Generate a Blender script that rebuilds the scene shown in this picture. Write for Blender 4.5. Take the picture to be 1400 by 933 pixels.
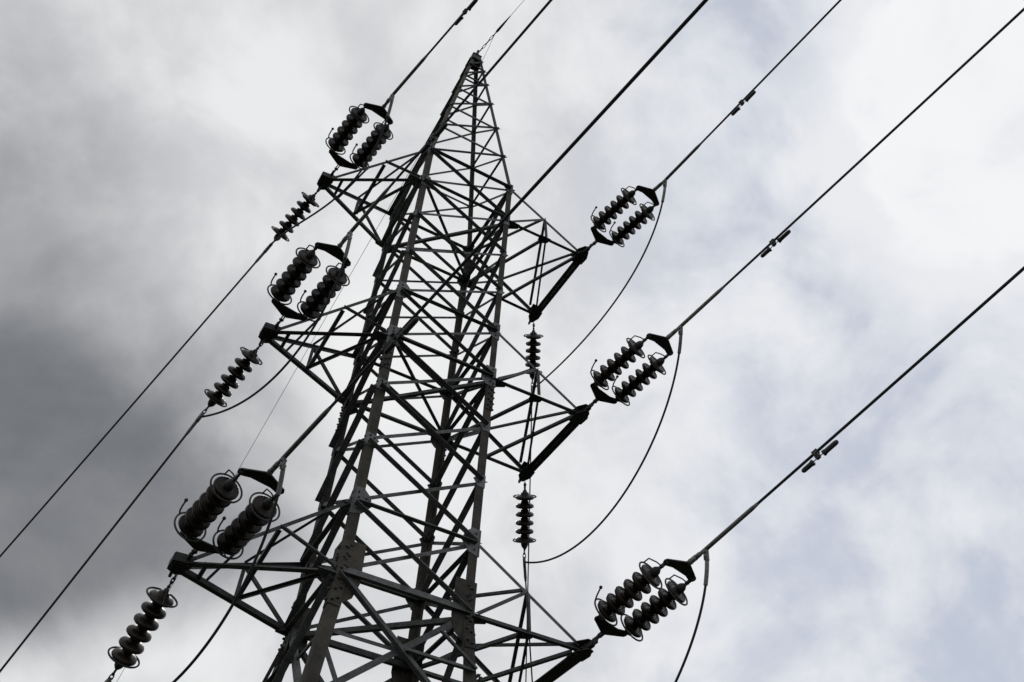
import bpy, bmesh, math, random
from mathutils import Vector, Matrix, Quaternion

for o in list(bpy.data.objects): bpy.data.objects.remove(o)
random.seed(7)
scene = bpy.context.scene
COL = scene.collection
V = Vector
Z0 = 17.3                      # height of the top crossarm above the ground

# ------------------------------------------------------------------ camera
cam = bpy.data.cameras.new('camera'); cam.sensor_width = 36.0
cam.lens = 1276.462 / 1400.0 * 36.0
cam.clip_start = 0.1; cam.clip_end = 8000
camo = bpy.data.objects.new('camera', cam); COL.objects.link(camo)
RX = V((0.873666, -0.483419, 0.054894)); DY = V((0.380654, 0.608916, -0.695933)); FW = V((0.303002, 0.628909, 0.716005))
CAM = V((-3.8931, -11.7448, -15.6968 + Z0))
m = Matrix((RX, -DY, -FW)).transposed().to_4x4(); m.translation = CAM
camo.matrix_world = m
scene.camera = camo

# ------------------------------------------------------------------ view
scene.view_settings.view_transform = 'Standard'
scene.view_settings.look = 'None'
scene.view_settings.exposure = 0.0
scene.view_settings.gamma = 1.0
scene.view_settings.use_curve_mapping = False
scene.render.resolution_x = 1024; scene.render.resolution_y = 682
scene.render.engine = 'CYCLES'

# ------------------------------------------------------------------ sky and sun
SUN_AZ, SUN_EL = math.radians(79.0), math.radians(42.0)
world = bpy.data.worlds.new('World'); scene.world = world; world.use_nodes = True
nt = world.node_tree; nt.nodes.clear()
def N(kind, **kw):
    n = nt.nodes.new(kind)
    for k, v in kw.items(): setattr(n, k, v)
    return n
def put(sock, v):
    if isinstance(v, bpy.types.NodeSocket): nt.links.new(v, sock)
    else: sock.default_value = v
def M(op, a, b=0.0, clamp=False):
    n = N('ShaderNodeMath', operation=op, use_clamp=clamp); put(n.inputs[0], a); put(n.inputs[1], b); return n.outputs[0]
def VM(op, a, b=(0, 0, 0)):
    n = N('ShaderNodeVectorMath', operation=op); put(n.inputs[0], a); put(n.inputs[1], b)
    return n.outputs['Value'] if op == 'DOT_PRODUCT' else n.outputs[0]
def RAMP(x, lo, hi, a=0.0, b=1.0):
    n = N('ShaderNodeMapRange', interpolation_type='SMOOTHSTEP'); put(n.inputs[0], x)
    n.inputs[1].default_value = lo; n.inputs[2].default_value = hi; n.inputs[3].default_value = a; n.inputs[4].default_value = b
    return n.outputs[0]
def NOISE(vec, scale, detail=6, rough=0.5, dist=0.0):
    n = N('ShaderNodeTexNoise'); put(n.inputs['Vector'], vec); n.inputs['Scale'].default_value = scale
    n.inputs['Detail'].default_value = detail; n.inputs['Roughness'].default_value = rough; n.inputs['Distortion'].default_value = dist
    return n.outputs['Fac']
def MIX(f, a, b):
    n = N('ShaderNodeMix', data_type='RGBA'); put(n.inputs[0], f); put(n.inputs[6], a); put(n.inputs[7], b); return n.outputs[2]
sky = N('ShaderNodeTexSky', sky_type='NISHITA', sun_disc=False)
sky.sun_elevation = SUN_EL; sky.sun_rotation = math.radians(90.0) - SUN_AZ
sky.air_density = 1.0; sky.dust_density = 2.0
D = N('ShaderNodeTexCoord').outputs['Generated']
blue = VM('SCALE', sky.outputs[0]); blue.node.inputs[3].default_value = 0.10
dz = M('MAXIMUM', VM('DOT_PRODUCT', D, (0, 0, 1)), 0.0)
# broken cloud: large folds, smaller billows, fine fraying
n_big = NOISE(VM('ADD', D, (2.3, 0.7, 5.1)), 2.6, 5, 0.5)
n_a = NOISE(VM('ADD', D, (7.9, 3.3, 1.2)), 5.2, 10, 0.56, 0.35)
n_b = NOISE(VM('ADD', D, (1.4, 9.2, 4.6)), 12.0, 8, 0.55, 0.2)
n_mid = M('ADD', M('MULTIPLY', n_a, 0.7), M('MULTIPLY', n_b, 0.3))
def dirpx(u, v): return FW + RX * ((u - 700) / 1276.46) + DY * ((v - 466.5) / 1276.46)
def bank(u, v, wl, wr, wu, wd, amp, noise, tilt=0.0):
    """distance from the middle of a cloud bank, 1 at its rim, roughened by noise"""
    c = dirpx(u, v).normalized(); ax = (RX + DY * tilt).normalized(); ay = (DY - RX * tilt).normalized()
    df = VM('SUBTRACT', D, tuple(c)); x = VM('DOT_PRODUCT', df, tuple(ax)); y = VM('DOT_PRODUCT', df, tuple(ay))
    x = M('MAXIMUM', M('DIVIDE', x, wr), M('DIVIDE', x, -wl)); y = M('MAXIMUM', M('DIVIDE', y, wd), M('DIVIDE', y, -wu))
    return M('ADD', M('SQRT', M('ADD', M('MULTIPLY', x, x), M('MULTIPLY', y, y))), M('MULTIPLY', M('SUBTRACT', noise, 0.5), amp))
n_dk = M('ADD', M('MULTIPLY', n_big, 0.55), M('MULTIPLY', n_a, 0.45))
b1 = bank(-60, 745, 0.5, 0.34, 0.30, 0.112, 0.85, n_dk, 0.06)
dark = RAMP(b1, 0.42, 1.18, 1.0, 0.0)
b2 = bank(-80, 440, 0.5, 0.20, 0.33, 0.32, 0.9, n_dk)
dark = M('MAXIMUM', dark, M('MULTIPLY', RAMP(b2, 0.2, 1.3, 1.0, 0.0), 0.74))
east = RAMP(VM('DOT_PRODUCT', D, tuple(RX)), -0.02, 0.26)
heap = M('MULTIPLY', RAMP(bank(1380, 150, 0.17, 0.4, 0.25, 0.20, 1.2, n_a), 0.7, 1.1, 1.0, 0.0), 0.10)
glow = M('MULTIPLY', RAMP(bank(510, 520, 0.10, 0.16, 0.14, 0.13, 1.0, n_a), 0.2, 1.1, 1.0, 0.0), 0.14)
fold = RAMP(M('ADD', M('ADD', n_mid, heap), glow), 0.36, 0.62)
white = MIX(east, (0.82, 0.828, 0.84, 1), (0.825, 0.836, 0.868, 1))
grey = MIX(east, (0.63, 0.64, 0.66, 1), (0.555, 0.596, 0.69, 1))
cl = MIX(fold, grey, white)
puff = M('MULTIPLY', RAMP(bank(1390, 120, 0.16, 0.4, 0.25, 0.19, 1.9, n_mid), 0.80, 0.98, 1.0, 0.0), RAMP(n_mid, 0.38, 0.56, 0.35, 1.0))
cl = MIX(puff, cl, (0.91, 0.915, 0.93, 1))
sheen = M('MULTIPLY', RAMP(bank(500, 500, 0.075, 0.13, 0.12, 0.10, 1.6, n_mid), 0.35, 1.05, 1.0, 0.0), 0.75)
cl = MIX(sheen, cl, (0.88, 0.88, 0.88, 1))
rain = MIX(RAMP(n_mid, 0.34, 0.66), (0.165, 0.174, 0.192, 1), (0.245, 0.252, 0.268, 1))
cl = MIX(dark, cl, rain)
cover = M('SUBTRACT', 1.0, M('MULTIPLY', M('MULTIPLY', RAMP(fold, 0.35, 0.0), east), 0.15))
col = MIX(cover, blue, cl)
# below the horizon the air is dull
bg = N('ShaderNodeBackground'); put(bg.inputs[0], col); bg.inputs[1].default_value = 1.0
out = N('ShaderNodeOutputWorld'); nt.links.new(bg.outputs[0], out.inputs[0])

sun = bpy.data.lights.new('sun', 'SUN'); sun.energy = 0.6; sun.angle = math.radians(15); sun.color = (1.0, 0.96, 0.9)
suno = bpy.data.objects.new('sun', sun); COL.objects.link(suno)
sd = V((math.cos(SUN_AZ) * math.cos(SUN_EL), math.sin(SUN_AZ) * math.cos(SUN_EL), math.sin(SUN_EL)))
suno.rotation_euler = sd.to_track_quat('Z', 'Y').to_euler(); suno.location = sd * 60

# ------------------------------------------------------------------ materials
def material(name, base, var=0.35, rough=0.6, scale=6.0, rust=None, rust_amt=0.0, metal=0.0, bump=0.25, spec=0.4, coat=0.0):
    mt = bpy.data.materials.new(name); mt.use_nodes = True
    t = mt.node_tree; b = t.nodes['Principled BSDF']
    tc = t.nodes.new('ShaderNodeTexCoord')
    geo = t.nodes.new('ShaderNodeNewGeometry')
    n1 = t.nodes.new('ShaderNodeTexNoise'); n1.inputs['Scale'].default_value = scale; n1.inputs['Detail'].default_value = 8; n1.inputs['Roughness'].default_value = 0.7
    n2 = t.nodes.new('ShaderNodeTexNoise'); n2.inputs['Scale'].default_value = scale * 9; n2.inputs['Detail'].default_value = 4
    t.links.new(geo.outputs['Position'], n1.inputs['Vector']); t.links.new(geo.outputs['Position'], n2.inputs['Vector'])
    r = t.nodes.new('ShaderNodeValToRGB')
    lo = tuple(c * (1 - var) for c in base) + (1,); hi = tuple(min(1, c * (1 + var)) for c in base) + (1,)
    r.color_ramp.elements[0].color = lo; r.color_ramp.elements[0].position = 0.32
    r.color_ramp.elements[1].color = hi; r.color_ramp.elements[1].position = 0.68
    t.links.new(n1.outputs['Fac'], r.inputs[0])
    colr = r.outputs[0]
    # every piece differs a little
    oi = t.nodes.new('ShaderNodeObjectInfo')
    mr = t.nodes.new('ShaderNodeMapRange'); mr.inputs[3].default_value = 0.62; mr.inputs[4].default_value = 1.3
    t.links.new(oi.outputs['Random'], mr.inputs[0])
    mul = t.nodes.new('ShaderNodeVectorMath'); mul.operation = 'SCALE'
    t.links.new(colr, mul.inputs[0]); t.links.new(mr.outputs[0], mul.inputs[3]); colr = mul.outputs[0]
    if rust:
        r2 = t.nodes.new('ShaderNodeValToRGB'); r2.color_ramp.elements[0].position = 0.62 - 0.2 * rust_amt; r2.color_ramp.elements[1].position = 0.74
        r2.color_ramp.elements[0].color = (0, 0, 0, 1); r2.color_ramp.elements[1].color = (rust_amt,) * 3 + (1,)
        n3 = t.nodes.new('ShaderNodeTexNoise'); n3.inputs['Scale'].default_value = scale * 2.3; n3.inputs['Detail'].default_value = 10; n3.inputs['Roughness'].default_value = 0.7
        mp = t.nodes.new('ShaderNodeMapping'); mp.inputs['Scale'].default_value = (1, 1, 0.22)
        t.links.new(geo.outputs['Position'], mp.inputs[0]); t.links.new(mp.outputs[0], n3.inputs['Vector'])
        t.links.new(n3.outputs['Fac'], r2.inputs[0])
        mx = t.nodes.new('ShaderNodeMix'); mx.data_type = 'RGBA'
        t.links.new(r2.outputs[0], mx.inputs[0]); t.links.new(colr, mx.inputs[6]); mx.inputs[7].default_value = (*rust, 1); colr = mx.outputs[2]
    t.links.new(colr, b.inputs['Base Color'])
    rr = t.nodes.new('ShaderNodeMapRange'); rr.inputs[3].default_value = max(0.05, rough - 0.12); rr.inputs[4].default_value = min(1, rough + 0.15)
    t.links.new(n2.outputs['Fac'], rr.inputs[0]); t.links.new(rr.outputs[0], b.inputs['Roughness'])
    b.inputs['Metallic'].default_value = metal; b.inputs['Specular IOR Level'].default_value = spec; b.inputs['Coat Weight'].default_value = coat
    if bump:
        bp = t.nodes.new('ShaderNodeBump'); bp.inputs['Strength'].default_value = bump; bp.inputs['Distance'].default_value = 0.006
        t.links.new(n2.outputs['Fac'], bp.inputs['Height']); t.links.new(bp.outputs[0], b.inputs['Normal'])
    return mt
RUST = (0.11, 0.06, 0.03)
MAT = {
 'brace': material('galvanised_steel', (0.098, 0.102, 0.101), 0.5, 0.65, 7.0, RUST, 0.4, spec=0.2),
 'leg': material('weathered_leg_steel', (0.050, 0.046, 0.037), 0.55, 0.68, 3.0, (0.07, 0.048, 0.032), 0.45, spec=0.2),
 'gusset': material('gusset_steel', (0.135, 0.141, 0.141), 0.45, 0.62, 6.0, RUST, 0.3, spec=0.25),
 'hard': material('hardware_steel', (0.042, 0.042, 0.041), 0.35, 0.6, 14.0, RUST, 0.2, spec=0.25),
 'alu': material('aluminium_fitting', (0.20, 0.20, 0.19), 0.3, 0.55, 12.0, metal=0.2),
 'wire': material('conductor_strand', (0.045, 0.045, 0.05), 0.15, 0.7, 4.0, metal=0.0, bump=0.0, spec=0.2),
 'glaze': material('brown_porcelain', (0.020, 0.014, 0.010), 0.45, 0.30, 9.0, metal=0.0, bump=0.05, spec=0.18),
 'grass': material('grass', (0.022, 0.027, 0.015), 0.4, 0.95, 0.6, (0.035, 0.03, 0.02), 0.4, spec=0.1),
 'concrete': material('concrete', (0.30, 0.29, 0.27), 0.2, 0.85, 4.0),
}

# ------------------------------------------------------------------ helpers
WL = {}                                   # world position of every object built
def link(name, mesh, loc, parent=None, quat=None):
    o = bpy.data.objects.new(name, mesh); COL.objects.link(o)
    loc = V(loc); WL[o.name] = loc
    if parent: o.parent = parent; o.location = loc - WL[parent.name]
    else: o.location = loc
    if quat: o.rotation_mode = 'QUATERNION'; o.rotation_quaternion = quat
    return o
def mesh_of(name, vs, fs, mat, smooth=False):
    me = bpy.data.meshes.new(name); me.from_pydata([tuple(v) for v in vs], [], fs); me.materials.append(MAT[mat])
    bm = bmesh.new(); bm.from_mesh(me); bmesh.ops.recalc_face_normals(bm, faces=bm.faces[:]); bm.to_mesh(me); bm.free()
    if smooth:
        for p in me.polygons: p.use_smooth = True
    me.update(); return me
def part(name, geo, mat, parent=None, smooth=False, loc=None):
    vs, fs = geo
    c = V(loc) if loc is not None else sum((V(v) for v in vs), V()) / len(vs)
    return link(name, mesh_of(name, [V(v) - c for v in vs], fs, mat, smooth), c, parent)
def empty(name, loc, label, cat, group=None):
    o = bpy.data.objects.new(name, None); COL.objects.link(o); o.location = loc; WL[o.name] = V(loc); o.empty_display_size = 0.2
    return tag(o, label, cat, group)
def tag(o, label, cat, group=None):
    o['label'] = label; o['category'] = cat
    if group: o['group'] = group
    return o
def join(*gs):
    vs, fs = [], []
    for v, f in gs:
        k = len(vs); vs += list(v); fs += [tuple(i + k for i in q) for q in f]
    return vs, fs
def prism(poly, d):                         # poly: 3D points in a plane, extruded by vector d
    n = len(poly); vs = [V(p) for p in poly] + [V(p) + V(d) for p in poly]
    fs = [tuple(range(n))[::-1], tuple(range(n, 2 * n))] + [(i, (i + 1) % n, n + (i + 1) % n, n + i) for i in range(n)]
    return vs, fs
def angle(p, q, u, v, w1, w2=None, t=0.012):  # an L section from p to q with its corner on p-q
    w2 = w2 or w1; a = (V(q) - V(p)).normalized()
    u = V(u); u = (u - a * u.dot(a)).normalized(); v = V(v); v = (v - a * v.dot(a) - u * v.dot(u)).normalized()
    poly = [V(p) + u * x + v * y for x, y in ((0, 0), (w1, 0), (w1, t), (t, t), (t, w2), (0, w2))]
    return prism(poly, V(q) - V(p))
def bar(p, q, u, w, h):                     # rectangular bar
    a = (V(q) - V(p)).normalized(); u = V(u); u = (u - a * u.dot(a)).normalized(); v = a.cross(u)
    poly = [V(p) + u * (w / 2 * x) + v * (h / 2 * y) for x, y in ((-1, -1), (1, -1), (1, 1), (-1, 1))]
    return prism(poly, V(q) - V(p))
def box(c, ax, ay, az, sx, sy, sz):
    c = V(c); ax, ay, az = V(ax).normalized(), V(ay).normalized(), V(az).normalized()
    return prism([c + ax * (sx / 2 * i) + ay * (sy / 2 * j) - az * sz / 2 for i, j in ((-1, -1), (1, -1), (1, 1), (-1, 1))], az * sz)
def frame_of(a):
    a = V(a).normalized(); r = V((0, 0, 1)) if abs(a.z) < 0.9 else V((1, 0, 0))
    u = a.cross(r).normalized(); return u, a.cross(u).normalized(), a
def tube(pts, r, n=8, closed=False):
    pts = [V(p) for p in pts]; vs, fs = [], []; k = len(pts)
    rs = r if isinstance(r, (list, tuple)) else [r] * k
    u = None
    for i, p in enumerate(pts):
        if closed: t = pts[(i + 1) % k] - pts[i - 1]
        else: t = pts[min(i + 1, k - 1)] - pts[max(i - 1, 0)]
        t.normalize()
        if u is None: u = frame_of(t)[0]
        u = (u - t * u.dot(t)).normalized(); w = t.cross(u)
        vs += [p + (u * math.cos(2 * math.pi * j / n) + w * math.sin(2 * math.pi * j / n)) * rs[i] for j in range(n)]
    for i in range(k if closed else k - 1):
        for j in range(n):
            a, b = i * n + j, i * n + (j + 1) % n; c, d = ((i + 1) % k) * n + (j + 1) % n, ((i + 1) % k) * n + j
            fs.append((a, b, c, d))
    if not closed: fs += [tuple(range(n))[::-1], tuple(range((k - 1) * n, k * n))]
    return vs, fs
def lathe(prof, o, a, n=24):                # prof: (distance along a, radius)
    u, w, a = frame_of(a); o = V(o); vs, fs = [], []
    for h, r in prof:
        vs += [o + a * h + (u * math.cos(2 * math.pi * j / n) + w * math.sin(2 * math.pi * j / n)) * max(r, 1e-4) for j in range(n)]
    for i in range(len(prof) - 1):
        for j in range(n): fs.append((i * n + j, i * n + (j + 1) % n, (i + 1) * n + (j + 1) % n, (i + 1) * n + j))
    fs += [tuple(range(n))[::-1], tuple(range((len(prof) - 1) * n, len(prof) * n))]
    return vs, fs
def bolt(p, n, r=0.016, h=0.022): return lathe([(0, r), (h * 0.8, r), (h, r * 0.6)], p, n, 6)
def ball(c, r): return lathe([(-r, 0), (-r * .7, r * .7), (0, r), (r * .7, r * .7), (r, 0)], c, (0, 0, 1), 10)
def at(x, y, z): return V((x, y, z + Z0))

# ------------------------------------------------------------------ ground
gv, gf = [], []
gn, gs = 40, 3000.0
for i in range(gn + 1):
    for j in range(gn + 1):
        x = (i / gn * 2 - 1); y = (j / gn * 2 - 1); x = x * abs(x) * gs; y = y * abs(y) * gs
        r = math.hypot(x, y); h = -0.02 + (0.0 if r < 40 else 2.5 * math.sin(x / 170.0 + 1) * math.cos(y / 210.0) * min(1, (r - 40) / 300))
        gv.append((x, y, h))
for i in range(gn):
    for j in range(gn): gf.append((i * (gn + 1) + j, (i + 1) * (gn + 1) + j, (i + 1) * (gn + 1) + j + 1, i * (gn + 1) + j + 1))
g = part('ground', (gv, gf), 'grass', loc=(0, 0, 0)); g['kind'] = 'structure'

# ------------------------------------------------------------------ the pylon
pylon = empty('pylon', (0, 0, 0), 'tall grey steel lattice pylon with six crossarms', 'pylon')
H = 1.1325
ZS = [1.095, 0.0, -1.1325, -2.265, -3.3975, -4.53, -5.6625, -6.795, -7.9275, -9.06]     # panel points of the straight body
ZB = [-9.06, -11.02, -13.8, -17.05]                                                    # splayed base
ZA = 7.77
def hw(z):
    if z > ZS[0]: return 1 + (0.10 - 1) * (z - ZS[0]) / (ZA - ZS[0])
    if z < -9.06: return 1 + 0.11 * (-9.06 - z)
    return 1.0
SG = {'A': (-1, -1), 'B': (1, -1), 'C': (1, 1), 'D': (-1, 1)}
def node(c, z): w = hw(z); return at(SG[c][0] * w, SG[c][1] * w, z)
bolts = []
# legs: four angle sections each, corner outwards
for c in 'ABCD':
    sx, sy = SG[c]; secs = []
    for z0, z1, w, t in ((-17.25, -9.06, 0.175, 0.018), (-9.06, -4.75, 0.142, 0.015), (-4.75, ZS[0], 0.115, 0.013), (ZS[0], ZA, 0.085, 0.010)):
        secs.append(angle(node(c, z0), node(c, z1), (-sx, 0, 0), (0, -sy, 0), w, w, t))
    lg = part('leg', join(*secs), 'leg', pylon)
    # splices: cover angles with rows of bolts
    for zc, ln, w in ((-9.1, 1.0, 0.17), (-4.9, 0.8, 0.135)):
        za, zb = zc - ln / 2, zc + ln / 2
        off = V((sx * 0.014, sy * 0.014, 0))
        part('splice_cover', join(angle(node(c, za) + off, node(c, zc) + off, (-sx, 0, 0), (0, -sy, 0), w, w, 0.012), angle(node(c, zc) + off, node(c, zb) + off, (-sx, 0, 0), (0, -sy, 0), w, w, 0.012)), 'leg', lg)
        k = 6
        for i in range(k):
            z = za + (i + 0.5) / k * ln; p = node(c, z) + off
            for s in (0.3, 0.7):
                zz = V((0, 0, (s - .5) * 0.09))
                bolts.append(bolt(p + V((-sx * w * s, sy * 0.001, 0)) + zz, (0, sy, 0), 0.02, 0.035)); bolts.append(bolt(p + V((sx * 0.001, -sy * w * s, 0)) + zz, (sx, 0, 0), 0.02, 0.035))
    part('footing', lathe([(-0.4, 0.5), (0.25, 0.42), (0.32, 0.36)], node(c, -17.25) + V((0, 0, -0.05)), (0, 0, 1), 16), 'concrete', pylon)
FACE = {'AB': ('A', 'B', V((0, -1, 0)), 1), 'DC': ('D', 'C', V((0, -1, 0)), -1), 'AD': ('A', 'D', V((-1, 0, 0)), 1), 'BC': ('B', 'C', V((-1, 0, 0)), -1)}
UP = V((0, 0, 1))
def brace(p, q, c, dark, w, w2=None, off=0.0, end=0.05, parent=None, t=0.009, name='brace', mat='brace'):
    """one L bar in a face; 'dark' ones carry the outstanding flange below and outwards, the others above and inwards"""
    a = (q - p).normalized(); p = p + a * end; q = q - a * end
    u = a.cross(c); u = u if u.z > 0 else -u
    w2 = w2 or w
    if dark: g = angle(p + c * (0.003 + off) - u * w / 2, q + c * (0.003 + off) - u * w / 2, u, c, w, w2, t)
    else: g = angle(p - c * (0.018 + off) + u * w / 2, q - c * (0.018 + off) + u * w / 2, -u, -c, w, w2, t)
    return part(name, g, mat, parent or pylon)
for f, (a, b, c, outer) in FACE.items():
    for i in range(len(ZS) - 1):
        z0, z1 = ZS[i], ZS[i + 1]; low = z0 < -4
        brace(node(a, z0), node(b, z1), c, True, 0.088 if low else 0.074, 0.105 if low else 0.086, 0.002 if outer > 0 else 0.02)
        brace(node(a, z1), node(b, z0), c, False, 0.058 if low else 0.05, 0.05)
    for z in (ZS[0], ZS[4], ZS[8]): brace(node(a, z), node(b, z), c, True, 0.07, 0.085, 0.012)
    for z in (ZS[1], ZS[5], ZS[9]): brace(node(a, z), node(b, z), c, True, 0.12 if z < -8 else 0.10, 0.075, 0.014, t=0.011)
    # splayed base: tall crosses with short secondary bars
    for i in range(3):
        z0, z1 = ZB[i], ZB[i + 1]; w0, w1 = hw(z0), hw(z1); zc = z0 + (z1 - z0) * w0 / (w0 + w1)
        X = (node(a, zc) + node(b, zc)) / 2
        brace(node(a, z0), node(b, z1), c, True, 0.11, 0.10, 0.0, t=0.011); brace(node(b, z0), node(a, z1), c, False, 0.085, 0.08, 0.0, t=0.010)
        brace(node(a, zc), X, c, False, 0.05, 0.05, 0.03); brace(X, node(b, zc), c, True, 0.065, 0.06, 0.03)
        brace(node(a, zc), X.lerp(node(a, z1), 0.62), c, False, 0.065, 0.05, 0.04, 0.03); brace(node(b, zc), X.lerp(node(b, z0), 0.5), c, True, 0.06, 0.05, 0.05, 0.03)
        if i == 2: brace(node(a, z1 + 0.05), node(b, z1 + 0.05), c, False, 0.07)
    # peak
    TS = [0.0, 0.21, 0.405, 0.59, 0.745, 0.86, 0.94]
    zs = [ZS[0] + (ZA - ZS[0]) * t for t in TS]
    for i in range(len(zs)):
        if i: brace(node(a, zs[i]), node(b, zs[i]), c, f in ('BC', 'AD') or i > 4, 0.046, 0.05, end=0.0)
        if i < len(zs) - 1: brace(node(a, zs[i]), node(b, zs[i + 1]), c, f in ('AB',), 0.052, 0.055, end=0.01, off=0.004)
# plan bracing at the crossarm levels
for z in (ZS[1], ZS[5], ZS[9]):
    for a, b, dz in (('A', 'C', -0.02), ('B', 'D', -0.10)):
        p, q = node(a, z) + V((0, 0, dz)), node(b, z) + V((0, 0, dz)); d = (q - p).normalized()
        part('brace', angle(p + d * .12, q - d * .12, d.cross(UP), UP, 0.075 if z < -8 else 0.065, None, 0.009), 'brace', pylon)
# gusset plates at every joint
def plate(center, u, v, n, pts, t, parent, rows=(), mat='gusset', name='gusset_plate'):
    u, v, n = V(u).normalized(), V(v).normalized(), V(n).normalized()
    g = part(name, prism([center + u * x + v * y for x, y in pts], n * t), mat, parent)
    for x, y in rows: bolts.append(bolt(center + u * x + v * y + n * (t + 0.0005), n))
    return g
for f, (a, b, c, outer) in FACE.items():
    n = c * outer
    for cn, inw in ((a, 1), (b, -1)):
        u = (node(b, 0) - node(a, 0)).normalized() * inw
        for i, z in enumerate(ZS):
            p = node(cn, z)
            if i in (0, 4, 8):
                s = (0.8, 0, 0, 0, 1.0, 0, 0, 0, 1.12)[i]
                pts = [(-0.02, .20), (.11, .21), (.22, .10), (.25, -.03), (.14, -.17), (.0, -.21), (-.02, -.21)]
                rows = [(.05, .13), (.06, .05), (.16, .06), (.20, .03), (.15, -.06), (.06, -.12)]
                mt = 'gusset'
            elif i in (1, 5, 9):
                s = (0, .72, 0, 0, 0, .9, 0, 0, 0, 1.15)[i]
                pts = [(-.02, .40), (.27, .40), (.28, -.12), (.22, -.32), (.10, -.42), (-.02, -.40)] if i == 9 else [(-.02, .22), (.20, .22), (.29, .05), (.29, -.16), (.17, -.28), (-.02, -.26)]
                rows = [(.06, .3 - .08 * k) for k in range(8)] if i == 9 else [(.06, .15 - .08 * k) for k in range(4)] + [(.2, .0), (.2, -.1)]
                mt = 'leg' if i == 9 else 'gusset'
            else:
                s = 0.75 if i < 4 else 0.95
                pts = [(-.01, .12), (.12, .10), (.21, .0), (.12, -.13), (-.01, -.13)]
                rows = [(.05, .06), (.12, .03), (.12, -.05)]; mt = 'gusset'
            off = 0.0175 if i in (9,) else (0.0145 if i == 5 else 0.0)
            plate(p + n * (0.001 + off) + UP * 0.004, u, UP, n, [(x * s, y * s) for x, y in pts], 0.008, pylon, [(x * s, y * s) for x, y in rows], mt)
# peak cap
part('peak_cap', join(box(at(0, 0, ZA - 0.02), (1, 0, 0), (0, 1, 0), UP, 0.26, 0.26, 0.03), box(at(0, -0.02, ZA + 0.10), (1, 0, 0), (0, 1, 0), UP, 0.05, 0.24, 0.22), box(at(0.02, 0.0, ZA + 0.05), (1, 0, 0), (0, 1, 0), UP, 0.20, 0.04, 0.11)), 'hard', pylon)
for n, (a, b) in (((0, -1, 0), 'AB'), ((0, 1, 0), 'DC'), ((-1, 0, 0), 'AD'), ((1, 0, 0), 'BC')):
    nn = V(n); pa, pb = node(a, ZA - .05), node(b, ZA - .05); qa, qb = node(a, ZA - .45), node(b, ZA - .45)
    part('gusset_plate', prism([pa + nn * .002, pb + nn * .002, qb + nn * .002, (qa + qb) / 2 + V((0, 0, .1)) + nn * .002, qa + nn * .002], nn * 0.008), 'hard', pylon)

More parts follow.
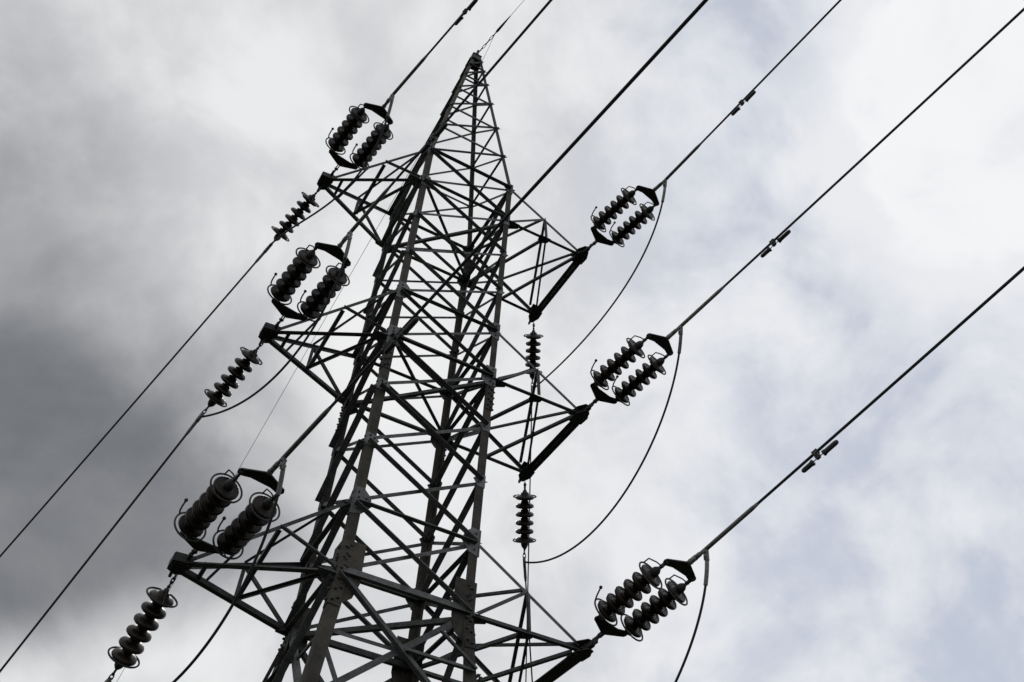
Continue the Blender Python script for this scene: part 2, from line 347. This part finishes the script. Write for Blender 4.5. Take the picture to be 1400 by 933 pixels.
# ------------------------------------------------------------------ crossarms
LEVEL = {3: (0.0, ZS[0]), 2: (-4.53, ZS[4]), 1: (-9.06, ZS[8])}
LX = {3: -2.654, 2: -2.715, 1: -2.812}
RXT = {3: 2.774, 2: 2.773, 1: 2.805}
def bracing(arm, p, q, c, w=0.05, dark=True, end=0.04, off=0.0):
    a = (q - p).normalized()
    if abs(a.dot(V(c))) > 0.95: c = V((1, 0, 0))
    c = (V(c) - a * V(c).dot(a)).normalized()
    u = a.cross(c)
    pp, qq = p + a * end + c * off, q - a * end + c * off
    part('brace', angle(pp, qq, u, c if dark else -c, w, w, 0.008), 'brace', arm)
def left_arm(k):
    zb, zt = LEVEL[k]; x = LX[k]; s = {3: 0.78, 2: 0.80, 1: 0.80}[k]
    c = at(x - 0.03, 0.06, zb)
    # tip bracket: bottom and top plates, two webs, an end plate and lugs
    pl = [(-.16, -.17), (.17, -.20), (.17, -.05), (.10, .10), (.12, .22), (-.02, .30), (-.18, .18)]
    geo = join(prism([c + V((a * s, b * s, -.062)) for a, b in pl], (0, 0, .012)), prism([c + V((a * s, b * s, .050)) for a, b in pl], (0, 0, .012)),
               bar(c + V((-.16 * s, -.16 * s, 0)), c + V((-.17 * s, .18 * s, 0)), UP, .098, .014), bar(c + V((-.15 * s, -.165 * s, 0)), c + V((.165 * s, -.19 * s, 0)), UP, .098, .014),
               bar(c + V((-.16 * s, .185 * s, 0)), c + V((-.03 * s, .285 * s, 0)), UP, .098, .014),
               box(c + V((.05, -.23, 0)), (1, 0, 0), (0, 1, 0), UP, .04, .12, .05), box(c + V((-.06, .26, -.05)), (1, 0, 0), (0, 1, 0), UP, .04, .12, .05))
    arm = part('crossarm', geo, 'hard', pylon)
    for a, b in ((-.1, -.12), (0, -.13), (.1, -.14), (-.13, 0), (-.13, .1), (0, .1), (.06, .2), (-.05, .2)): bolts.append(bolt(c + V((a * s, b * s, -.0625)), (0, 0, -1), 0.016, 0.02))
    w = {3: .07, 2: .08, 1: .095}[k]
    ta, td = c + V((.10, -.16 * s, 0)), c + V((.06, .20 * s, 0))
    A, B, C, D = node('A', zb), node('D', zb), node('A', zt), node('D', zt)
    part('chord', angle(ta + V((0, w * .7, -.055)), A + V((-.02, w * .7, -.055)), (0, -1, 0), UP, w, w * .8, .010), 'brace', arm)
    part('chord', angle(td + V((0, -w * .6, -.055)), B + V((-.02, -w * .6, -.055)), (0, 1, 0), UP, w, w * .8, .010), 'brace', arm)
    TA, TD = ta + V((0, 0.01, .06)), td + V((0, -0.01, .06))
    part('chord', angle(TA, C + V((-.02, 0, 0)), (0, 1, 0), (0, 0, -1), .055, .055, .009), 'brace', arm)
    part('chord', angle(TD, D + V((-.02, 0, 0)), (0, -1, 0), (0, 0, -1), .06, .06, .009), 'brace', arm)
    ma, md = ta.lerp(A, .52), td.lerp(B, .46); Ma, Md = TA.lerp(C, .52), TD.lerp(D, .46)
    bracing(arm, Ma, md, (1, 0, 0), .075, True)
    bracing(arm, Ma, A + V((-.03, .02, 0)), (0, 1, 0), .065, False)
    bracing(arm, md, A + V((-.05, .03, -.02)), UP, .05, False)
    bracing(arm, Md, C + V((-.05, .05, 0)), UP, .045, True)
    bracing(arm, Md, B + V((-.04, 0, 0)), (0, 1, 0), .05, True)
    bracing(arm, md + V((0, 0, -.02)), Md, (1, 0, 0), .05, True)
    bracing(arm, ta.lerp(A, .10) + V((0, 0, -.03)), td.lerp(B, .12) + V((0, 0, -.03)), UP, .055, True)
    bracing(arm, td.lerp(B, .2) + V((0, 0, -.02)), Ma.lerp(TA, .25), (1, 0, 0), .04, False)
    plate(A + V((-.02, .0, -.068)), (-1, 0, 0), (0, 1, 0), (0, 0, -1), [(-.05, -.03), (.26, -.03), (.22, .12), (.05, .24), (-.05, .2)], .009, arm, [(.05, .03), (.12, .03), (.19, .03)])
    plate(B + V((-.02, .0, -.068)), (-1, 0, 0), (0, -1, 0), (0, 0, -1), [(-.05, -.03), (.17, .02), (.19, .07), (.05, .17), (-.05, .17)], .009, arm, [(.05, .05), (.12, .06)])
def right_arm(k):
    zb, zt = LEVEL[k]; x = RXT[k]
    n0, f0 = at(x, -1.05, zb), at(x, 1.05, zb)
    d = V((0, 1, 0)); h = {3: .074, 2: .082, 1: .098}[k]
    beam = join(angle(n0 + V((-.012, -.08, -.06)), f0 + V((-.012, .08, -.06)), (-1, 0, 0), UP, h, .11, .011), angle(n0 + V((.012, -.08, -.06)), f0 + V((.012, .08, -.06)), (1, 0, 0), UP, h, .11, .011))
    for yy in (-.75, -.35, .35, .75): beam = join(beam, box(at(x, yy, zb - .066), (1, 0, 0), (0, 1, 0), UP, .13, .08, .008))
    arm = part('crossarm', beam, 'hard', pylon)
    for e, sy in ((n0, -1), (f0, 1)):
        plate(e + V((0, 0, -.078)), (1, 0, 0), (0, sy, 0), (0, 0, -1), [(-.16, -.24), (.10, -.22), (.115, -.02), (.05, .15), (-.03, .16), (-.13, .02)], .012, arm, [(-.1, -.15), (-.1, -.05), (.05, -.15), (.05, -.05), (0, .06)], 'hard')
        plate(e + V((0, 0, .07)), (1, 0, 0), (0, sy, 0), (0, 0, -1), [(-.16, -.24), (.10, -.22), (.115, -.02), (.05, .15), (-.03, .16), (-.13, .02)], .012, arm, (), 'hard')
        part('lug', join(box(e + V((.02, sy * .14, -.01)), (1, 0, 0), (0, 1, 0), UP, .07, .12, .07), box(e + V((.03, sy * .24, 0)), (1, 0, 0), (0, 1, 0), UP, .03, .12, .07)), 'hard', arm)
    w = {3: .075, 2: .08, 1: .09}[k]
    B, C, BT, CT = node('B', zb), node('C', zb), node('B', zt), node('C', zt)
    nb, fb = n0 + V((-.06, .02, -.05)), f0 + V((-.06, -.02, -.05)); nt_, ft = n0 + V((-.06, 0.02, .055)), f0 + V((-.06, -.02, .055))
    part('chord', angle(B + V((.02, w * .6, -.05)), nb + V((0, w * .6, 0)), (0, -1, 0), UP, w * .85, w, .010), 'brace', arm)
    part('chord', angle(C + V((.02, 0, -.05)), fb, (0, -1, 0), UP, w, w, .010), 'brace', arm)
    part('chord', angle(BT + V((.02, 0, 0)), nt_, (0, 1, 0), (0, 0, -1), .05, .05, .008), 'brace', arm)
    part('chord', angle(CT + V((.02, 0, 0)), ft, (0, -1, 0), (0, 0, -1), .06, .06, .008), 'brace', arm)
    mb, mf = B.lerp(nb, .5), C.lerp(fb, .5); Mb, Mf = BT.lerp(nt_, .47), CT.lerp(ft, .47)
    mb.z = mf.z = zb + Z0 - .03
    bracing(arm, Mb, B + V((.04, 0, .02)), (0, 1, 0), .055, True)
    bracing(arm, Mb, mb, (0, 1, 0), .065, False)
    bracing(arm, mb, C + V((.05, -.03, 0)), UP, .055, True)
    bracing(arm, mb, f0 + V((-.05, -.14, -.02)), UP, .04, True)
    bracing(arm, Mb, f0 + V((-.21, -.12, .05)), UP, .055, True)
    bracing(arm, n0 + V((-.1, .06, .05)), Mf, UP, .042, True)
    bracing(arm, n0 + V((-.1, .12, -.02)), mf, UP, .055, True, off=-.012)
    bracing(arm, Mb, CT + V((.05, -.03, 0)), UP, .045, True)
    bracing(arm, Mf, C + V((.04, 0, .02)), (0, 1, 0), .055, True)
    bracing(arm, Mf, mf, (0, 1, 0), .05, False)
    plate(mb + V((0, 0, -.03)), (1, 0, 0), (0, 1, 0), (0, 0, -1), [(-.14, -.05), (.12, -.05), (.10, .08), (-.04, .16), (-.12, .1)], .008, arm, [(-.06, 0), (.05, 0), (0, .07)], 'hard')
    plate(B + V((.02, 0, -.06)), (1, 0, 0), (0, 1, 0), (0, 0, -1), [(-.03, -.06), (.22, -.05), (.22, .06), (.05, .16), (-.03, .1)], .009, arm, [(.06, 0), (.13, 0)], 'hard')
    plate(C + V((.02, 0, -.06)), (1, 0, 0), (0, -1, 0), (0, 0, -1), [(-.03, -.06), (.22, -.05), (.22, .06), (.05, .16), (-.03, .1)], .009, arm, [(.06, 0), (.13, 0)], 'hard')
for k in (3, 2, 1): left_arm(k); right_arm(k)
bo = part('bolts', join(*bolts), 'hard', pylon); bo['kind'] = 'stuff'

# ------------------------------------------------------------------ insulators, conductors, jumpers
STRUNG = {
  'L3': dict(tip=[-2.654, 0.0, 0.0], clamp=[-2.272, -2.311, 0.184], cdir=[0.2341, -0.9566, 0.1736]),
  'L2': dict(tip=[-2.715, 0.0, -4.527], clamp=[-2.306, -2.268, -4.069], cdir=[0.209, -0.9624, 0.1736]),
  'L1': dict(tip=[-2.812, 0.0, -9.06], clamp=[-2.312, -2.249, -8.595], cdir=[0.1921, -0.9659, 0.1736]),
  'N3': dict(tip=[2.774, -1.05, 0.0], clamp=[3.314, -3.318, 0.297], cdir=[0.1752, -0.9691, 0.1736]),
  'N2': dict(tip=[2.773, -1.05, -4.527], clamp=[3.358, -3.251, -3.949], cdir=[0.1752, -0.9691, 0.1736]),
  'N1': dict(tip=[2.805, -1.05, -9.06], clamp=[3.404, -3.213, -8.363], cdir=[0.156, -0.9577, 0.2419]),
}
DROP = {
  'L3': dict(tip=[-2.654, 0.0, 0.0], ring=[-3.077, 1.252, -0.722], clamp=[-3.184, 1.568, -0.904], cdir=[-0.287, 0.7103, -0.6428]),
  'L2': dict(tip=[-2.715, 0.0, -4.527], ring=[-3.118, 1.195, -5.339], clamp=[-3.22, 1.498, -5.544], cdir=[-0.2501, 0.6872, -0.682]),
  'L1': dict(tip=[-2.812, 0.0, -9.06], ring=[-3.038, 1.138, -10.01], clamp=[-3.096, 1.427, -10.251], cdir=[-0.3716, 0.6569, -0.6561]),
  'F3': dict(tip=[2.774, 1.05, 0.0], ring=[3.314, 2.001, -0.758], clamp=[3.469, 2.272, -0.974], cdir=[0.3993, 0.6916, -0.6018]),
  'F2': dict(tip=[2.773, 1.05, -4.527], ring=[3.252, 1.836, -5.442], clamp=[3.392, 2.066, -5.71], cdir=[0.4557, 0.6158, -0.6428]),
  'F1': dict(tip=[2.805, 1.05, -9.06], ring=[3.406, 2.087, -9.962], clamp=[3.558, 2.35, -10.19], cdir=[0.4172, 0.6425, -0.6428]),
}
JUMP = {
  'L3': ([-1.887, -1.038, -1.799], [-3.032, 0.19, -1.201]),
  'L2': ([-2.111, -2.003, -5.412], [-2.238, 0.203, -5.871]),
  'L1': ([-1.918, -1.77, -10.314], [-2.602, 0.61, -11.543]),
  'N3': ([3.67, -2.45, -1.568], [3.552, 0.879, -1.224]),
  'N2': ([3.662, -2.651, -5.679], [4.109, 0.682, -6.448]),
  'N1': ([3.634, -2.991, -9.898], [4.14, 1.15, -11.191]),
}

for dct in (STRUNG, DROP):
    for k, e in dct.items():
        for q in ('tip', 'clamp', 'ring'):
            if q in e: e[q] = at(*e[q])
        e['cdir'] = V(e['cdir']).normalized()
DISC = mesh_of('disc', *lathe([(0.0, .050), (.010, .074), (.045, .082), (.056, .10), (.064, .135), (.076, .160), (.092, .174), (.110, .178), (.126, .174), (.136, .163), (.138, .156), (.124, .150), (.120, .142), (.134, .134), (.134, .126), (.118, .118), (.118, .108), (.131, .100), (.130, .090), (.12, .078), (.145, .070), (.165, .055)], (0, 0, 0), (0, 0, 1), 30), 'glaze', True)
def ring_geo(c, a, r=0.218, tr=0.0135):
    u, w, a = frame_of(a)
    return tube([c + (u * math.cos(t) + w * math.sin(t)) * r for t in [2 * math.pi * i / 36 for i in range(36)]], tr, 6, True)
def insulator(parent, p, a, pitch, horn=False):
    """six discs from p along a; returns the end of the last cap"""
    a = V(a).normalized(); L = 6 * pitch
    rod = lathe([(-.10, .016), (-.05, .018), (-.045, .03), (0.0, .045), (.05, .04), (L - .03, .04), (L - .02, .062), (L + .02, .070), (L + .07, .058), (L + .11, .030), (L + .115, .017), (L + .17, .016)], p, a, 14)
    st = part('insulator_string', rod, 'hard', parent, True)
    q = V((0, 0, 1)).rotation_difference(a)
    for i in range(6): link('disc', DISC, p + a * (i * pitch), st, q)
    up = (V((0, 0, 1)) - a * a.z).normalized(); sd_ = a.cross(up)
    c = p + a * .085
    part('arcing_ring', join(ring_geo(c, a), tube([c - up * .218, c - up * .10 - a * .06, p - a * .06], .011, 6)), 'hard', st)
    c = p + a * (5 * pitch + .115); base = p + a * (L + .15)
    w0 = (up * .95 + sd_ * .3).normalized()
    part('arcing_ring', join(ring_geo(c, a), tube([c + w0 * .218, c + w0 * .215 + a * .10, base + w0 * .10 - a * .03, base + w0 * .02], .011, 6)), 'hard', st)
    if horn:
        rd = (up * .55 + sd_ * .83).normalized(); h0 = p + a * .085 + rd * .218
        part('arcing_horn', join(tube([h0, h0 + rd * .03 + a * .05, h0 + rd * .035 + a * .10 + up * .03, h0 + rd * .03 + a * .16 + up * .08], .012, 6), ball(h0 + rd * .03 + a * .168 + up * .086, .027)), 'hard', st)
    return p + a * L
def link_chain(p, q, n, r=.026):
    a = (q - p) / n; gs = []
    u, w, t = frame_of(a)
    for i in range(n):
        c0, c1 = p + a * i, p + a * (i + 1); o = (u if i % 2 else w) * r * .8
        gs.append(tube([c0 - a * .08 + o * .2, c0.lerp(c1, .25) + o, c0.lerp(c1, .75) + o, c1 + a * .08 + o * .2, c0.lerp(c1, .75) - o, c0.lerp(c1, .25) - o], .0095, 6, True))
        gs.append(ball(c1, .026))
    return join(*gs)
def yoke(apex, a, side, span, depth, sgn, t=.022):
    """triangular yoke plate, apex plus two ears"""
    nrm = side.cross(a).normalized()
    e = apex + a * depth * sgn
    h = span / 2
    pts = [apex - a * sgn * .045 - side * .045, apex - a * sgn * .045 + side * .045, e + side * (h + .035) - a * sgn * .05, e + side * (h + .055) - a * sgn * .01, e + side * (h + .035) + a * sgn * .035, e + side * (h - .03) + a * sgn * .045, e + side * (h * .5) + a * sgn * .012, e - side * (h * .5) + a * sgn * .012, e - side * (h - .03) + a * sgn * .045, e - side * (h + .035) + a * sgn * .035, e - side * (h + .055) - a * sgn * .01, e - side * (h + .035) - a * sgn * .05]
    return prism([p - nrm * t / 2 for p in pts], nrm * t)
NAME = {'L3': 'top left arm', 'L2': 'middle left arm', 'L1': 'lowest left arm', 'N3': 'top right arm', 'N2': 'middle right arm', 'N1': 'lowest right arm'}
SPAN = 0.56
def sag(c, d, s, k): return c + d * s + V((0, 0, k * s * s))
for k, e in STRUNG.items():
    tip, clamp = e['tip'], e['clamp']; a = (clamp - tip).normalized()
    side = a.cross(UP).normalized()
    look = {'L3': 'small twin black disc insulators above the top left arm', 'L2': 'twin black disc insulators above the middle left arm', 'L1': 'largest overlapping twin disc insulators above the lowest left arm',
            'N3': 'twin black disc insulators reaching up from the top right arm tip', 'N2': 'twin disc insulators beyond the middle right arm tip', 'N1': 'twin ribbed disc insulators beyond the lowest right arm tip'}[k]
    s = empty('tension_insulator_set', tip, look, 'insulator', 'twin tension insulator sets')
    y1 = tip + a * {'L3': .45, 'L2': .41, 'L1': .34, 'N3': .46, 'N2': .41, 'N1': .42}[k]; y2 = tip + a * (1.97 if k[0] == 'L' else 2.0)
    t0 = tip + a * (.20 if k[0] == 'N' else .14)
    part('shackle', join(bar(t0, t0.lerp(y1, .55), side, .03, .05), bar(t0.lerp(y1, .45) + side * .018, y1 + side * .018, side, .012, .055), bar(t0.lerp(y1, .45) - side * .018, y1 - side * .018, side, .012, .055), ball(t0, .035), bolt(t0.lerp(y1, .5) - side * .04, side, .018, .08), bolt(y1 - side * .045, side, .02, .09)), 'hard', s)
    part('yoke_plate', yoke(y1, a, side, SPAN, .13, 1), 'hard', s)
    part('yoke_plate', yoke(y2, a, side, SPAN, .13, -1), 'hard', s)
    sta, stb = y1 + a * .20, y2 - a * .13
    room = (y2 - y1).length - .26 - .13 - .16
    for sg in (1, -1):
        o = side * (SPAN / 2 * sg)
        st_p = y1 + a * .195 + o
        insulator(s, st_p, a, .168, horn=True)
        pe = st_p + a * (6 * .168 + .16)
        part('clevis', join(bar(pe - a * .04, y2 - a * .10 + o, side, .03, .045), ball(pe, .032), ball(y2 - a * .13 + o, .038)), 'hard', s)
    # the conductor with its compression dead end
    d = e['cdir']; eye = y2 + a * .06
    lab = {'L3': 'dark conductor running up from the top left insulators', 'L2': 'dark conductor crossing the peak from the middle left insulators', 'L1': 'dark conductor crossing in front of the pylon body from the lowest left insulators',
           'N3': 'dark conductor from the top right insulators to the upper edge', 'N2': 'dark conductor from the middle right insulators to the upper right corner', 'N1': 'dark conductor from the lowest right insulators to the right edge'}[k]
    cpts = [clamp.lerp(clamp + d * 1.05, 0)] + [sag(clamp, d, x, .0008) for x in (.5, 1, 2, 3, 4, 6, 8, 11, 15, 20, 27, 36, 48, 64, 80)]
    c = empty('conductor', clamp, lab, 'cable', 'conductors of the incoming span')
    part('strand', tube(cpts, .0195, 10), 'wire', c, True)
    slv = join(tube([clamp - d * .02, sag(clamp, d, .25, .0008), sag(clamp, d, .9, .0008), sag(clamp, d, 1.02, .0008)], [.032, .032, .031, .022], 12), tube([eye + a * .10, clamp - d * .0], [.026, .030], 12),
               ball(eye + a * .02, .045), bar(eye - a * .03, eye + a * .13, side, .05, .06), tube([eye + a * .13, eye + a * .20], [.036, .036], 12))
    part('dead_end_clamp', slv, 'alu', c, True)
    e['c_obj'] = c
for k, e in STRUNG.items():
    if k == 'L2': s0 = 2.1
    else: s0 = {'L3': 2.1, 'L1': 2.42, 'N3': 2.1, 'N2': 2.1, 'N1': 2.06}[k]
    d = e['cdir']; c = sag(e['clamp'], d, s0, .0008); dn = (V((0, 0, -1)) + d * d.z).normalized()
    sd_ = d.cross(dn)
    lab = {'L3': 'vibration damper on the top left conductor at the upper edge', 'L2': 'vibration damper on the conductor crossing the left of the peak', 'L1': 'vibration damper in front of the pylon body', 'N3': 'small vibration damper on the top right conductor',
           'N2': 'vibration damper on the middle right conductor', 'N1': 'largest vibration damper on the lowest right conductor'}[k]
    v = empty('vibration_damper', c, lab, 'damper', 'two-weight vibration dampers')
    lo = c + dn * .095
    part('clamp', join(box(c + dn * .035, d, sd_, dn, .07, .045, .11), box(c, d, sd_, dn, .085, .062, .055), bolt(c + dn * .05 - sd_ * .04, sd_, .014, .08), box(lo, d, sd_, dn, .06, .035, .035)), 'hard', v)
    part('messenger_wire', tube([lo - d * .22, lo, lo + d * .22], .007, 6), 'hard', v)
    for sg, ln in ((1, .25), (-1, .20)):
        b0 = lo + d * sg * .085 + dn * .006
        part('weight', lathe([(0, .018), (.0, .040), (.02, .043), (.045, .034), (ln - .04, .033), (ln - .012, .027), (ln, .012)], b0, d * sg, 14), 'hard', v, True)
DLAB = {'L3': ('single string of discs hanging below the top left arm tip', 'conductor sloping from the top left arm to the left edge'),
        'L2': ('single string of discs hanging below the middle left arm tip', 'conductor sloping from the middle left arm to the lower left corner'),
        'L1': ('single large-disc string hanging below the lowest left arm tip', 'conductor end under the lowest left arm at the bottom edge'),
        'F3': ('single upright string of discs under the top right arm', 'thin conductor dropping from the string under the top right arm'),
        'F2': ('single upright string of discs under the middle right arm', 'thin conductor dropping from the string under the middle right arm'),
        'F1': ('single string of discs under the lowest right arm, below the frame', 'conductor dropping from the lowest right arm, below the frame')}
for k, e in DROP.items():
    tip, rg, cl_ = e['tip'], e['ring'], e['clamp']; a = (rg - tip).normalized(); L = (rg - tip).length
    s = empty('single_insulator_set', tip, DLAB[k][0], 'insulator', 'single insulator strings of the outgoing span')
    pt = .182 if k[0] == 'L' else .163
    p0 = rg - a * (5 * pt + .115); t0 = tip + a * (.20 if k[0] == 'L' else .17)
    part('shackle', link_chain(t0, p0 - a * .08, 3), 'hard', s)
    end = insulator(s, p0, a, pt)
    part('clevis', link_chain(end + a * .10, cl_ - a * .02, 2, .03), 'hard', s)
    d = e['cdir']; n_ = 24; tot = (cl_.z - 1.0) / -d.z * 1.1
    pts = [sag(cl_, d, tot * (i / n_), .0022) for i in range(n_ + 1)]
    thin = .0195 if k[0] == 'L' else .015
    c = empty('conductor', cl_, DLAB[k][1], 'cable', 'conductors of the outgoing span')
    part('strand', tube([cl_] + pts[1:], thin, 10), 'wire', c, True)
    part('dead_end_clamp', join(tube([cl_ - a * .06, cl_, sag(cl_, d, .35, .0022), sag(cl_, d, .42, .0022)], [.024, .030, .029, .02], 12), box(cl_ + d * .05, d, d.cross(UP), d.cross(UP).cross(d), .16, .05, .07)), 'alu', c, True)
JL = {'L3': ('jumper cable looping under the top left arm', 'L3'), 'L2': ('jumper cable looping under the middle left arm', 'L2'), 'L1': ('jumper cable hanging past the lowest left arm', 'L1'),
      'N3': ('jumper cable curving from the top right insulators to the body', 'F3'), 'N2': ('jumper cable curving below the middle right arm', 'F2'), 'N1': ('jumper cable hanging from the lowest right insulators', 'F1')}
for k, (lab, dk) in JL.items():
    d = STRUNG[k]['cdir']; a = STRUNG[k]['clamp'] + d * .02; b = DROP[dk]['clamp'] + DROP[dk]['cdir'] * .04
    c1, c2 = at(*JUMP[k][0]), at(*JUMP[k][1])
    B = lambda t: a * (1 - t) ** 3 + c1 * 3 * t * (1 - t) ** 2 + c2 * 3 * t * t * (1 - t) + b * t ** 3
    j = empty('jumper_cable', a, lab, 'cable', 'jumper cables')
    part('strand', tube([B(i / 60) for i in range(3, 61)], .0185, 10), 'wire', j, True)
    tt = (B(.02) - a).normalized(); sd_ = tt.cross(d).normalized(); fl = sd_.cross(tt)
    part('terminal_lug', join(box(a + tt * .085, tt, fl, sd_, .17, .065, .022), box(a + tt * .085 + sd_ * .026, tt, fl, sd_, .15, .06, .020),
         bolt(a + tt * .05 - sd_ * .03, sd_, .02, .09), bolt(a + tt * .12 - sd_ * .03, sd_, .02, .09)), 'alu', j)
    acc, keep, q0 = 0, [], a
    for x in range(0, 200):
        q = B(x / 400); acc += (q - q0).length; q0 = q
        if .13 <= acc <= .50: keep.append(q)
    part('terminal_sleeve', tube(keep[::3] + keep[-1:], .030, 12), 'alu', j, True)
# earth wire at the peak
ap = at(0.02, -0.12, ZA + .12)
def dirae(az, el): az, el = math.radians(az), math.radians(el); return V((math.cos(az) * math.cos(el), math.sin(az) * math.cos(el), math.sin(el)))
d = dirae(-77, 10)
ew = empty('earth_wire', ap, 'thin earth wire rising from the pylon peak', 'cable')
part('chain', link_chain(ap, ap + d * .75, 5, .03), 'hard', ew)
part('strand', tube([sag(ap, d, x, .0008) for x in (.7, 1.5, 3, 6, 12, 20, 35, 60, 80)], .0062, 8), 'wire', ew, True)
part('dead_end_clamp', tube([sag(ap, d, x, .0008) for x in (.72, .78, 1.0, 1.3)], [.022, .036, .03, .012], 10), 'hard', ew, True)
part('bonding_lead', tube([ap + d * .7, ap + d * .62 + V((0, 0, -.12)), ap + d * .4 + V((.03, 0, -.38)), at(.12, -.12, ZA - .5)], .005, 6), 'wire', ew, True)
c = sag(ap, d, 2.55, .0008); dn = (V((0, 0, -1)) + d * d.z).normalized(); sd_ = d.cross(dn)
v = empty('vibration_damper', c, 'tiny vibration damper on the thin earth wire', 'damper', 'two-weight vibration dampers')
part('clamp', box(c + dn * .02, d, sd_, dn, .05, .03, .07), 'hard', v)
part('messenger_wire', tube([c + dn * .05 - d * .16, c + dn * .05 + d * .16], .006, 6), 'hard', v)
for sg in (1, -1): part('weight', lathe([(0, .02), (.02, .03), (.12, .028), (.14, .01)], c + dn * .05 + d * sg * .06, d * sg, 12), 'hard', v, True)
d = dirae(98, -40); ap2 = at(0, .1, ZA + .1)
ew2 = empty('earth_wire', ap2, 'hair-thin earth wire falling behind the pylon to the lower left', 'cable')
part('strand', tube([sag(ap2, d, x, .0) for x in (0, .2, 3, 8, 16, 24, 34)], .0062, 8), 'wire', ew2, True)
part('dead_end_clamp', tube([ap2 + d * x for x in (.1, .2, .5)], [.015, .026, .012], 10), 'hard', ew2, True)
